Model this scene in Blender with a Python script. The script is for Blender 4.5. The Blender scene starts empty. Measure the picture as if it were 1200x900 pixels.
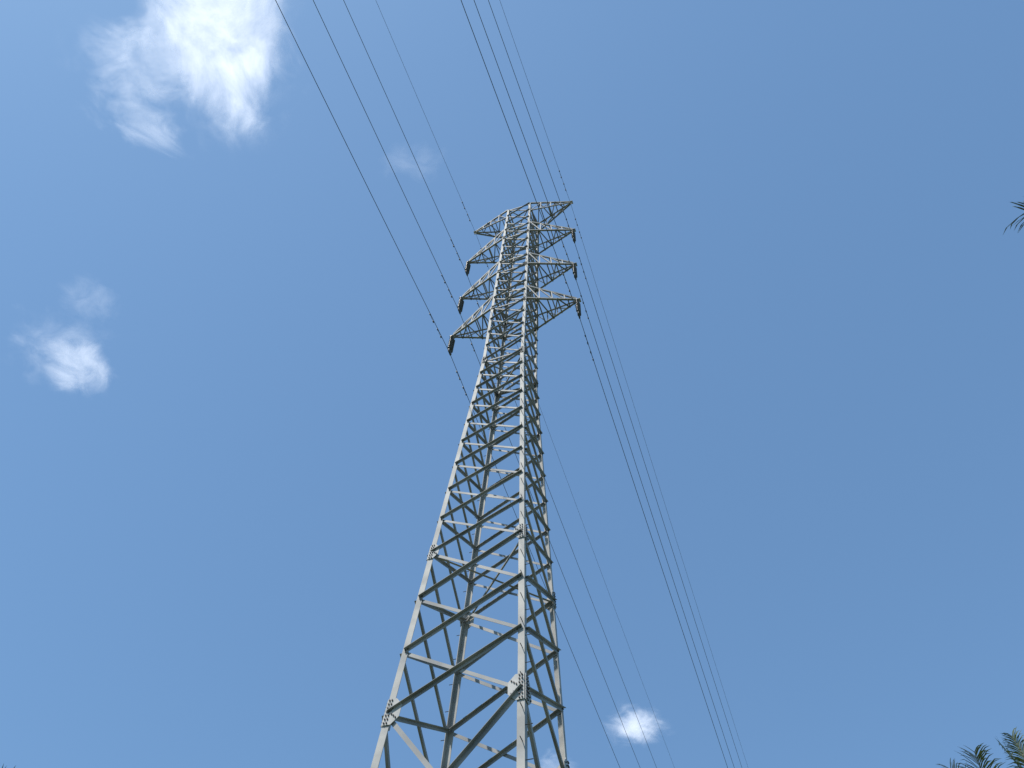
import bpy, math, random
from mathutils import Vector, Matrix, noise
random.seed(4)
sc=bpy.context.scene
V=Vector
# ------------------------------------------------------------ helpers
class MB:
    def __init__(s): s.v=[];s.f=[]
    def add(s,vs,fs):
        o=len(s.v);s.v+=[tuple(v) for v in vs];s.f+=[tuple(i+o for i in f) for f in fs]
    def obj(s,name,mat,parent=None,smooth=False):
        me=bpy.data.meshes.new(name);me.from_pydata(s.v,[],s.f);me.update()
        if smooth: me.polygons.foreach_set('use_smooth',[True]*len(me.polygons))
        me.materials.append(mat)
        ob=bpy.data.objects.new(name,me);sc.collection.objects.link(ob)
        if parent: ob.parent=parent
        return ob
def angle(mb,p0,p1,u,v,wu,wv,t):
    p0=V(p0);p1=V(p1);a=(p1-p0).normalized()
    u=V(u);u=(u-a*u.dot(a)).normalized()
    v=V(v);v=v-a*v.dot(a);v=(v-u*v.dot(u)).normalized()
    prof=[V((0,0)),V((wu,0)),V((wu,t)),V((t,t)),V((t,wv)),V((0,wv))]
    vs=[p+u*q[0]+v*q[1] for p in(p0,p1) for q in prof]
    fs=[(i,(i+1)%6,6+(i+1)%6,6+i) for i in range(6)]+[(3,2,1,0),(5,4,3,0),(6,7,8,9),(6,9,10,11)]
    mb.add(vs,fs)
def box(mb,c,x,y,z,hx,hy,hz):
    c=V(c);x=V(x).normalized();y=V(y);y=(y-x*y.dot(x)).normalized();z=x.cross(y)
    vs=[c+x*hx*i+y*hy*j+z*hz*k for i in(-1,1) for j in(-1,1) for k in(-1,1)]
    mb.add(vs,[(0,1,3,2),(4,6,7,5),(0,4,5,1),(2,3,7,6),(0,2,6,4),(1,5,7,3)])
def cyl(mb,p0,p1,r0,r1=None,n=6):
    p0=V(p0);p1=V(p1);r1=r0 if r1 is None else r1
    a=(p1-p0).normalized();u=a.orthogonal().normalized();w=a.cross(u)
    vs=[]
    for p,r in((p0,r0),(p1,r1)):
        for i in range(n):
            t=2*math.pi*i/n;vs.append(p+u*(r*math.cos(t))+w*(r*math.sin(t)))
    mb.add(vs,[(i,(i+1)%n,n+(i+1)%n,n+i) for i in range(n)]+[tuple(range(n-1,-1,-1)),tuple(range(n,2*n))])
def newmat(name):
    m=bpy.data.materials.new(name);m.use_nodes=True
    nt=m.node_tree;return m,nt,nt.nodes,nt.links,nt.nodes['Principled BSDF']
def noisemat(name,c0,c1,scale,rough=.6,metal=0,detail=6,lo=.35,hi=.65,bump=0):
    m,nt,N,L,b=newmat(name)
    tc=N.new('ShaderNodeTexCoord');n=N.new('ShaderNodeTexNoise');n.inputs['Scale'].default_value=scale;n.inputs['Detail'].default_value=detail
    L.new(tc.outputs['Object'],n.inputs['Vector'])
    r=N.new('ShaderNodeValToRGB');r.color_ramp.elements[0].position=lo;r.color_ramp.elements[1].position=hi
    r.color_ramp.elements[0].color=(*c0,1);r.color_ramp.elements[1].color=(*c1,1)
    L.new(n.outputs['Fac'],r.inputs['Fac']);L.new(r.outputs['Color'],b.inputs['Base Color'])
    b.inputs['Roughness'].default_value=rough;b.inputs['Metallic'].default_value=metal
    if bump:
        bp=N.new('ShaderNodeBump');bp.inputs['Strength'].default_value=bump;L.new(n.outputs['Fac'],bp.inputs['Height']);L.new(bp.outputs['Normal'],b.inputs['Normal'])
    return m
M_leg=noisemat('galvanised_leg',(.29,.285,.27),(.46,.44,.40),1.7,.65,.0)
M_brace=noisemat('galvanised_brace',(.22,.22,.215),(.36,.35,.33),.9,.65,.05)
M_plate=noisemat('galvanised_plate',(.36,.36,.34),(.50,.48,.45),3,.65,.0)
M_bolt=noisemat('bolt_steel_painted_shade',(.04,.04,.045),(.07,.07,.07),5,.6,.3)  # steel colour darkened to paint in the shadow around bolts; step bolts share it
M_ins=noisemat('glazed_porcelain',(.07,.07,.075),(.12,.12,.125),3,.3,0)
M_wire=noisemat('weathered_aluminium',(.08,.085,.095),(.12,.125,.13),2,.6,.4)
M_conc=noisemat('concrete',(.25,.24,.22),(.38,.37,.34),3,.9,bump=.3)
# ------------------------------------------------------------ tower geometry
H=48.0;ZA=13.03;ZB=18.21;ZW=29.53;Z=[34.40,38.53,43.26,48.0];AL=[2.92,2.88,2.95,2.92]
def hw(z): return 2.129+(.848-2.129)*z/ZW if z<ZW else .848+(.71-.848)*(z-ZW)/(H-ZW)
def corner(sx,sy,z): w=hw(z);return V((sx*w,sy*w,z))
tower=bpy.data.objects.new('transmission_tower',None);sc.collection.objects.link(tower)
legs=MB();br=MB();hz=MB();pl=MB();bo=MB();arms=MB();ins=MB();fit=MB();steps=MB()
S=[(-1,-1),(1,-1),(1,1),(-1,1)]
for sx,sy in S:
    for z0,z1,w,t in((-.2,ZA,.165,.016),(ZA,ZB,.155,.015),(ZB,ZW,.14,.014),(ZW,H,.12,.012)):
        angle(legs,corner(sx,sy,z0),corner(sx,sy,z1),(-sx,0,0),(0,-sy,0),w,w,t)
levels=[0,4.6,9.1,ZA]
levels+=[ZA+(ZB-ZA)*i/3 for i in(1,2,3)]
def seg(a,b,n,ratio):
    tot=sum(ratio**i for i in range(n));o=[];z=a
    for i in range(n): z+=(b-a)*ratio**i/tot;o.append(z)
    o[-1]=b;return o
levels+=seg(ZB,ZW,9,.965)
levels+=seg(ZW,Z[0],4,1.0)
levels+=seg(Z[0],Z[1],4,1)+seg(Z[1],Z[2],4,1)+seg(Z[2],Z[3],4,1)
def onface(k,side,z,inset):
    a=corner(*S[k],z);b=corner(*S[(k+1)%4],z);d=(b-a).normalized()
    return (a+d*inset) if side==0 else (b-d*inset)
for k in range(4):
    n=V([(0,-1,0),(1,0,0),(0,1,0),(-1,0,0)][k])
    for i in range(len(levels)-1):
        z0,z1=levels[i],levels[i+1]
        w=.105 if z0<ZA-1 else (.09 if z0<ZB-.1 else (.075 if z0<ZW-.1 else .062))
        ins_=.06;t=.009
        p0=onface(k,0,z0,ins_)+n*.004;p1=onface(k,1,z1,ins_)+n*.004
        angle(br,p0,p1,(0,0,-1),n,w,w,t)
        q0=onface(k,0,z1,ins_)-n*.021;q1=onface(k,1,z0,ins_)-n*.021
        angle(br,q0,q1,(0,0,-1),-n,w,w,t)
        for p,e,dirn in((p0,p1,1),(p1,p0,1),(q0,q1,1),(q1,q0,1)):
            a=(e-p).normalized()
            for j in(.03,.10):
                c=p+a*j+V((0,0,-.04))
                cyl(bo,c,c+n*.038,.015)
        if z1-z0>3:
            m=(z0+z1)/2
            angle(br,onface(k,0,m,.05)-n*.035,onface(k,1,m,.05)-n*.035,(0,0,-1),-n,.07,.07,.007)
    for z in(9.1,ZA,ZB,ZW,Z[0],Z[1],Z[2],Z[3],Z[0]+1.35,Z[1]+1.35,Z[2]+1.35):
        w=.07
        if z in(ZA,ZB): continue
        angle(hz,onface(k,0,z,.03)-n*.034,onface(k,1,z,.03)-n*.034,(0,0,-1),-n,w,w,.007)
for z in(9.1,ZB,ZW,Z[0],Z[1],Z[2],Z[3]):
    a=[corner(sx,sy,z)*1 for sx,sy in S]
    for i,(p,q) in enumerate(((a[0],a[2]),(a[1],a[3]))):
        d=(q-p).normalized();o=V((0,0,-.09-.012*i))
        angle(hz,p+d*.12+o,q-d*.12+o,d.cross(V((0,0,1))),(0,0,-1) if i else (0,0,1),.06,.06,.006)
def gusset(k,side,z,wx,hz_,nb):
    n=V([(0,-1,0),(1,0,0),(0,1,0),(-1,0,0)][k])
    a=corner(*S[k],z);b=corner(*S[(k+1)%4],z);d=(b-a).normalized()
    if side: d=-d
    base=a if side==0 else b
    up=corner(*(S[k] if side==0 else S[(k+1)%4]),z+1)-base
    up.normalize();d=(d-up*d.dot(up)).normalized();nn=d.cross(up)
    if nn.dot(n)<0: nn=-nn
    c=base+nn*.020
    prof=[(.0,-hz_),(wx*.55,-hz_),(wx,-hz_*.45),(wx,hz_*.45),(wx*.55,hz_),(.0,hz_)]
    vs=[c+d*x+up*y+nn*e for e in(-.006,.006) for x,y in prof]
    pl.add(vs,[(i,(i+1)%6,6+(i+1)%6,6+i) for i in range(6)]+[(5,4,3,2,1,0),(6,7,8,9,10,11)])
    for i in range(nb):
        y=-hz_*.86+1.72*hz_*i/(nb-1)
        for x in(.045,.105):
            cyl(bo,c+d*x+up*y,c+d*x+up*y+nn*.034,.019)
    for s in(-1,1):
        for j in range(3):
            x=.17+.055*j;y=s*(.07+.05*j)
            if x<wx-.02: cyl(bo,c+d*x+up*y,c+d*x+up*y+nn*.034,.018)
for k in range(4):
    for side in(0,1):
        gusset(k,side,ZA,.36,.34,7)
        gusset(k,side,ZB,.28,.28,6)
        gusset(k,side,ZW,.2,.22,5)
        gusset(k,side,4.6,.34,.33,7)
        for z in Z[:3]: gusset(k,side,z,.17,.13,3)
for sx,sy in((1,-1),(-1,1)):
    z=2.5;i=0
    while z<H-.3:
        p=corner(sx,sy,z)
        if i%2: cyl(steps,p+V((-sx*.05,0,0)),p+V((-sx*.05,sy*.15,0)),.01)
        else: cyl(steps,p+V((0,-sy*.05,0)),p+V((sx*.15,-sy*.05,0)),.01)
        z+=.40;i+=1
# ------------------------------------------------------------ crossarms
def bead(mb,c,r0,r1,h):
    cyl(mb,c,c+V((0,0,h)),r0,r1,12)
for li,(z,Lx) in enumerate(zip(Z,AL)):
    for s in(-1,1):
        top=li==3
        tip=V((s*Lx,0,z))
        rise=1.35 if not top else -1.3
        lo=[corner(s,sy,z) for sy in(-1,1)]
        up=[corner(s,sy,z+rise) for sy in(-1,1)]
        tw=.07
        for j,sy in enumerate((-1,1)):
            e=tip+V((0,sy*tw,0))
            angle(arms,lo[j],e,(0,-sy,0),(0,0,1),.085,.085,.009)
            e2=tip+V((-s*.05,sy*(tw+.012),.1 if not top else -.1))
            angle(arms,up[j],e2,(0,-sy,0),(0,0,-1 if top else 1),.07,.07,.008)
            nseg=4
            for q in range(1,nseg):
                f=q/nseg;a=lo[j].lerp(e,f);b=up[j].lerp(e2,f)
                angle(arms,a,b,(s,0,0),(0,-sy,0),.045,.045,.005)
            for q in range(nseg-1):
                a=lo[j].lerp(e,(q+1)/nseg);b=up[j].lerp(e2,q/nseg)
                angle(arms,a+V((0,-sy*.012,0)),b+V((0,-sy*.012,0)),(s,0,0),(0,-sy,0),.045,.045,.005)
        eA=tip+V((0,-tw,0));eB=tip+V((0,tw,0))
        nseg=5
        for q in range(nseg-1):
            a=lo[0].lerp(eA,q/nseg) ;b=lo[1].lerp(eB,(q+1)/nseg);c=lo[0].lerp(eA,(q+1)/nseg);d=lo[1].lerp(eB,q/nseg)
            angle(arms,(a if q%2 else d)+V((0,0,-.012)),(b if q%2 else c)+V((0,0,-.012)),(s,0,0),(0,0,-1),.05,.05,.005)
            if q<nseg-1: angle(arms,c+V((0,0,-.022)),b+V((0,0,-.022)),(s,0,0),(0,0,-1),.05,.05,.005)
        a=up[0].lerp(tip,.45);b=up[1].lerp(tip,.45);angle(arms,a,b,(s,0,0),(0,0,1),.05,.05,.005)
        box(pl,tip+V((s*.03,0,-.02)),(1,0,0),(0,1,0),(0,0,1),.10,.10,.012)
        box(pl,tip+V((s*.02,0,-.12)),(1,0,0),(0,0,1),(0,1,0),.05,.10,.01)
        if not top:
            for o in(-.10,.10):
                n=9
                cyl(ins,tip+V((0,o,-.05)),tip+V((0,o,-1.45)),.022,n=8)
                for q in range(n):
                    c=tip+V((0,o,-.22-q*.128))
                    bead(ins,c,.085,.04,.05);bead(ins,c+V((0,0,-.018)),.075,.085,.018)
            box(fit,tip+V((0,0,-.17)),(0,1,0),(1,0,0),(0,0,1),.15,.03,.02)
            box(fit,tip+V((0,0,-1.43)),(0,1,0),(1,0,0),(0,0,1),.15,.03,.025)
            box(fit,tip+V((0,0,-1.52)),(0,1,0),(1,0,0),(0,0,1),.14,.03,.03)
        else:
            cyl(fit,tip+V((0,0,-.1)),tip+V((0,0,-.2)),.03)
# wires
SF,SB,AF,AB,K=.0994,.0749,-.0253,.0072,.0004
def wirept(s,L,z0,t):
    a=abs(t)
    if t<0: return V((s*L+a*math.sin(AF),-a*math.cos(AF),z0-SF*a+K*a*a))
    return V((s*L+a*math.sin(AB),a*math.cos(AB),z0-SB*a+K*a*a))
for li,(z,Lx) in enumerate(zip(Z,AL)):
    for s in(-1,1):
        z0=z-(1.52 if li<3 else .2);r=.0125 if li<3 else .008
        ts=sorted(set([-x for x in range(0,232,4)]+[x for x in range(0,190,3)]))
        mb=MB();n=6;vs=[];fs=[]
        for i,t in enumerate(ts):
            p=wirept(s,Lx,z0,t)
            vs+=[p+V((r*math.cos(6.2832*j/n),0,r*math.sin(6.2832*j/n))) for j in range(n)]
            if i: fs+=[((i-1)*n+j,(i-1)*n+(j+1)%n,i*n+(j+1)%n,i*n+j) for j in range(n)]
        mb.add(vs,fs);mb.obj('power_line',M_wire,smooth=True)
        for t in(-1.1,-1.9,1.1,1.9):
            p=wirept(s,Lx,z0,t);q=p+V((0,0,-.09))
            cyl(fit,p,q,.012)
            cyl(fit,q+V((0,-.2,0)),q+V((0,.2,0)),.008)
            for e in(-1,1): cyl(fit,q+V((0,e*.14,0)),q+V((0,e*.23,0)),.03)
foot=MB()
for sx,sy in S:
    c=corner(sx,sy,0)
    box(foot,c+V((-sx*.05,-sy*.05,.1)),(1,0,0),(0,1,0),(0,0,1),.45,.45,.32)
    box(foot,c+V((-sx*.05,-sy*.05,-.2)),(1,0,0),(0,1,0),(0,0,1),.7,.7,.26)
legs.obj('tower_legs',M_leg,tower);br.obj('lattice_bracing',M_brace,tower);hz.obj('horizontal_bracing',M_brace,tower)
pl.obj('gusset_plates',M_plate,tower);bo.obj('bolts',M_bolt,tower);arms.obj('crossarms',M_brace,tower)
ins.obj('insulator_strings',M_ins,tower,True);fit.obj('line_fittings',M_wire,tower);steps.obj('step_bolts',M_bolt,tower);foot.obj('footings',M_conc,tower)
# ------------------------------------------------------------ ground
gm=noisemat('grass_ground',(.035,.06,.018),(.11,.12,.045),.35,.95,detail=10,bump=.4)
g=MB();n=60;R=3000
def gz(x,y):
    d=math.hypot(x,y);return noise.noise(V((x*.004,y*.004,0)))*6*min(1,max(0,(d-60)/200))-.02
cs=[math.copysign(abs(i/n)**2.2*R,i) for i in range(-n,n+1)];m=len(cs)
g.add([(x,y,gz(x,y)) for y in cs for x in cs],[(j*m+i,j*m+i+1,(j+1)*m+i+1,(j+1)*m+i) for j in range(m-1) for i in range(m-1)])
g.obj('ground',gm,smooth=True)
# ------------------------------------------------------------ palms
M_trunk=noisemat('palm_bark',(.10,.085,.065),(.24,.21,.17),4,.9,bump=.5)
M_leaf=noisemat('palm_leaf',(.045,.075,.015),(.17,.18,.04),1.3,.45)
def frond(lf,rc,base,az,el,length,droop,rng):
    d=V((math.cos(az)*math.cos(el),math.sin(az)*math.cos(el),math.sin(el)))
    side=V((-math.sin(az),math.cos(az),0));N=26;p=V(base);pts=[V(p)];dirs=[V(d)];tw=rng.uniform(-.5,.5)
    for i in range(N):
        f=i/N;d=(d+V((0,0,-1))*droop*(.25+1.5*f)/N).normalized()
        p=p+d*(length/N);pts.append(V(p));dirs.append(V(d))
    for i in range(N): cyl(rc,pts[i],pts[i+1],.035*(1-i/N)+.006,.035*(1-(i+1)/N)+.006,4)
    nl=58
    for i in range(nl):
        f=.14+.86*i/(nl-1);x=f*N;k=min(int(x),N-1);q=pts[k].lerp(pts[k+1],x-k);dd=dirs[k]
        up=side.cross(dd).normalized()
        if up.z<0: up=-up
        ll=length*.25*(math.sin(math.pi*min(1,f*.80+.14))**.6+.10)*rng.uniform(.7,1.1)
        for s in(-1,1):
            if rng.random()<.10: continue
            sw=.7+.9*f+rng.uniform(-.25,.25)
            o=(side*s+dd*sw+up*(.25+tw*s*.4+rng.uniform(-.3,.3))).normalized()
            w=dd*.018
            dr=rng.uniform(.25,.9)
            a=q;b=q+o*ll*.4;o2=(o+V((0,0,-dr*.6))).normalized();c=b+o2*ll*.35;o3=(o2+V((0,0,-dr))).normalized();e=c+o3*ll*.3
            w2=(dd*.9+up*.35*s).normalized()*.022
            lf.add([a-w,a+w,b+w2,b-w2,c+w2*.6,c-w2*.6,e],[(0,1,2,3),(3,2,4,5),(5,4,6)])
def palm(base,heart,specs,seed,nf=20,length=3.6):
    rng=random.Random(seed);root=bpy.data.objects.new('palm_tree',None);sc.collection.objects.link(root)
    tr=MB();base=V(base);heart=V(heart);N=44;n=12;vs=[];fs=[]
    for i in range(N+1):
        f=i/N;p=base.lerp(heart,f);p+=V((math.sin(f*math.pi)*.5,math.sin(f*math.pi)*-.3,0))
        r=.15+.10*(1-f)**1.5+.15*math.exp(-f*22)+(.012 if i%2 else 0)
        vs+=[p+V((r*math.cos(6.2832*j/n),r*math.sin(6.2832*j/n),0)) for j in range(n)]
        if i: fs+=[((i-1)*n+j,(i-1)*n+(j+1)%n,i*n+(j+1)%n,i*n+j) for j in range(n)]
    tr.add(vs,fs);tr.obj('trunk',M_trunk,root,True)
    lf=MB();rc=MB()
    L=list(specs)
    for i in range(nf):
        el=math.radians(72-107*((i+.5)/nf)**1.0);L.append((i*2.39996+rng.uniform(-.2,.2),el,length*rng.uniform(.85,1.1),1.0+rng.uniform(0,.5)))
    for az,el,ln,dr in L: frond(lf,rc,heart,az,el,ln,dr,rng)
    for i in range(7):
        a=i*.9;c=heart+V((math.cos(a)*.25,math.sin(a)*.25,-.35))
        cyl(rc,c,c+V((0,0,.12)),.05,.11,8);cyl(rc,c+V((0,0,.12)),c+V((0,0,.25)),.11,.03,8)
    lf.obj('fronds',M_leaf,root);rc.obj('frond_stems',noisemat('palm_stem',(.10,.11,.03),(.2,.18,.07),2,.6),root,True)
palm((12.0,9.5,0),(11.35,10.1,13.7),[(3.4,1.30,3.2,1.0),(2.6,1.15,3.3,1.2),(4.2,1.2,3.1,1.1)],3,nf=20,length=3.3)
palm((13.6,13.2,0),(13.5,12.5,16.3),[(3.0,1.45,3.0,.7),(4.4,1.4,2.8,.9)],21,nf=20,length=2.9)
palm((14.9,-9.3,0),(14.4,-9.05,10.7),[(math.pi-.25,.35,3.9,1.3)],8)
palm((-13.9,-1.2,0),(-13.4,-1.4,11.1),[],12,nf=22,length=3.0)
# ------------------------------------------------------------ clouds: thin vapour sheets at 1500 m
def cloudmat(name,seed,scale,cover,dens):
    m=bpy.data.materials.new(name);m.use_nodes=True;nt=m.node_tree;N=nt.nodes;L=nt.links;N.clear()
    out=N.new('ShaderNodeOutputMaterial');tc=N.new('ShaderNodeTexCoord')
    mp=N.new('ShaderNodeMapping');mp.inputs['Location'].default_value=(seed,seed*1.7,0)
    L.new(tc.outputs['Object'],mp.inputs['Vector'])
    n=N.new('ShaderNodeTexNoise');n.inputs['Scale'].default_value=scale;n.inputs['Detail'].default_value=10;n.inputs['Roughness'].default_value=.6;n.inputs['Distortion'].default_value=.5
    L.new(mp.outputs[0],n.inputs['Vector'])
    ln=N.new('ShaderNodeVectorMath');ln.operation='LENGTH';L.new(tc.outputs['Object'],ln.inputs[0])
    env=N.new('ShaderNodeMapRange');env.interpolation_type='SMOOTHERSTEP';env.inputs['From Min'].default_value=1.0;env.inputs['From Max'].default_value=.0
    L.new(ln.outputs['Value'],env.inputs['Value'])
    th=N.new('ShaderNodeMapRange');th.inputs['To Min'].default_value=.64;th.inputs['To Max'].default_value=cover
    L.new(env.outputs[0],th.inputs['Value'])
    sub=N.new('ShaderNodeMath');sub.operation='SUBTRACT';L.new(n.outputs['Fac'],sub.inputs[0]);L.new(th.outputs[0],sub.inputs[1])
    mr=N.new('ShaderNodeMapRange');mr.interpolation_type='SMOOTHSTEP';mr.inputs['From Min'].default_value=-.02;mr.inputs['From Max'].default_value=.60;mr.inputs['To Max'].default_value=dens
    L.new(sub.outputs[0],mr.inputs['Value'])
    mul=N.new('ShaderNodeMath');mul.operation='MULTIPLY'
    e2=N.new('ShaderNodeMapRange');e2.interpolation_type='SMOOTHSTEP';e2.inputs['From Min'].default_value=0;e2.inputs['From Max'].default_value=.45;L.new(env.outputs[0],e2.inputs['Value'])
    L.new(mr.outputs[0],mul.inputs[0]);L.new(e2.outputs[0],mul.inputs[1])
    tl=N.new('ShaderNodeBsdfTranslucent');tl.inputs['Color'].default_value=(.95,.95,.96,1)
    df=N.new('ShaderNodeBsdfDiffuse');df.inputs['Color'].default_value=(.85,.88,.92,1)
    mx=N.new('ShaderNodeMixShader');mx.inputs[0].default_value=.12;L.new(tl.outputs[0],mx.inputs[1]);L.new(df.outputs[0],mx.inputs[2])
    tp=N.new('ShaderNodeBsdfTransparent');m2=N.new('ShaderNodeMixShader')
    L.new(mul.outputs[0],m2.inputs[0]);L.new(tp.outputs[0],m2.inputs[1]);L.new(mx.outputs[0],m2.inputs[2]);L.new(m2.outputs[0],out.inputs['Surface'])
    return m
def sheet(parent,x,y,rx,ry,rot,seed,scale,cover,dens,z):
    c=MB();nr=10;ns=40;vs=[(0,0,0)];fs=[]
    for i in range(1,nr+1):
        for j in range(ns):
            a=6.2832*j/ns;q=i/nr;vs.append((q*math.cos(a),q*math.sin(a),.05*noise.noise(V((q*math.cos(a)*2+seed,q*math.sin(a)*2,seed)))))
    for j in range(ns): fs.append((0,1+j,1+(j+1)%ns))
    for i in range(nr-1):
        for j in range(ns): fs.append((1+i*ns+j,1+(i+1)*ns+j,1+(i+1)*ns+(j+1)%ns,1+i*ns+(j+1)%ns))
    c.add(vs,fs);o=c.obj('vapour_layer',cloudmat('cloud_vapour',seed,scale,cover,dens),parent,smooth=True)
    o.location=(x,y,z);o.scale=(rx,ry,max(rx,ry));o.rotation_euler=(0,0,rot);return o
def cloud(parts):
    r=bpy.data.objects.new('cloud',None);sc.collection.objects.link(r)
    for i,(x,y,rx,ry,rot,seed,scale,cover,dens) in enumerate(parts):
        sheet(r,x,y,rx,ry,rot,seed,scale,cover,dens,1500+14*i)
cloud([(-585,0,210,260,.3,3.1,2.1,.04,.95),(-742,-13,200,170,.3,1.3,2.4,.27,.55),(-815,75,100,190,-.7,8.3,2.0,.25,.4),(-590,-80,230,210,.2,5.9,2.2,.15,.8),(-690,0,340,310,.2,11.9,2.6,.33,.32)])
cloud([(-1206,474,135,135,.3,7.7,1.9,.12,.55),(-1240,440,220,190,.3,2.7,2.2,.3,.3)])
cloud([(-1095,356,110,100,.3,5.2,2.0,.2,.18)])
cloud([(-349,1944,120,140,.1,9.4,1.9,.1,.7),(-370,1960,180,170,.1,4.4,2.2,.28,.4)])
cloud([(-352,297,100,80,.3,2.2,2,.2,.12)])
cloud([(-626,2052,100,120,.1,6.4,1.5,.2,.3)])
# ------------------------------------------------------------ light
sun_el=math.radians(55);sd=V((-.45,-.89,0)).normalized()
rot=math.atan2(sd.x,sd.y)
sdir=V((sd.x*math.cos(sun_el),sd.y*math.cos(sun_el),math.sin(sun_el)))
ld=bpy.data.lights.new('sun','SUN');ld.energy=4.1;ld.angle=math.radians(.5);ld.color=(1,.96,.9)
lo=bpy.data.objects.new('sun',ld);sc.collection.objects.link(lo);lo.rotation_euler=sdir.to_track_quat('Z','Y').to_euler();lo.location=sdir*100
w=bpy.data.worlds.new('World');sc.world=w;w.use_nodes=True;nt=w.node_tree
bg=nt.nodes['Background'];sky=nt.nodes.new('ShaderNodeTexSky');sky.sky_type='NISHITA';sky.sun_disc=False
sky.sun_elevation=sun_el;sky.sun_rotation=rot;sky.air_density=1.0;sky.dust_density=1.0;sky.ozone_density=1.0
gam=nt.nodes.new('ShaderNodeGamma');gam.inputs['Gamma'].default_value=.5
mul=nt.nodes.new('ShaderNodeVectorMath');mul.operation='MULTIPLY';mul.inputs[1].default_value=(1.04,1.64,2.30)
nt.links.new(sky.outputs[0],gam.inputs['Color']);nt.links.new(gam.outputs[0],mul.inputs[0]);nt.links.new(mul.outputs[0],bg.inputs['Color']);bg.inputs['Strength'].default_value=.15
# ------------------------------------------------------------ camera
cd=bpy.data.cameras.new('camera');cam=bpy.data.objects.new('camera',cd);sc.collection.objects.link(cam)
yw,pt,rl=-.3931,1.0396,.0762
F=V((math.sin(yw)*math.cos(pt),math.cos(yw)*math.cos(pt),math.sin(pt)));R_=V((math.cos(yw),-math.sin(yw),0));U=R_.cross(F)
R2=R_*math.cos(rl)+U*math.sin(rl);U2=-R_*math.sin(rl)+U*math.cos(rl)
mt=Matrix((R2,U2,-F)).transposed().to_4x4();mt.translation=V((6.2018,-14.6628,1.6));cam.matrix_world=mt
cd.sensor_width=36;cd.lens=36*960.9/1200;cd.clip_end=10000;cd.clip_start=.05
sc.camera=cam
sc.view_settings.view_transform='Standard';sc.view_settings.look='None';sc.view_settings.exposure=0
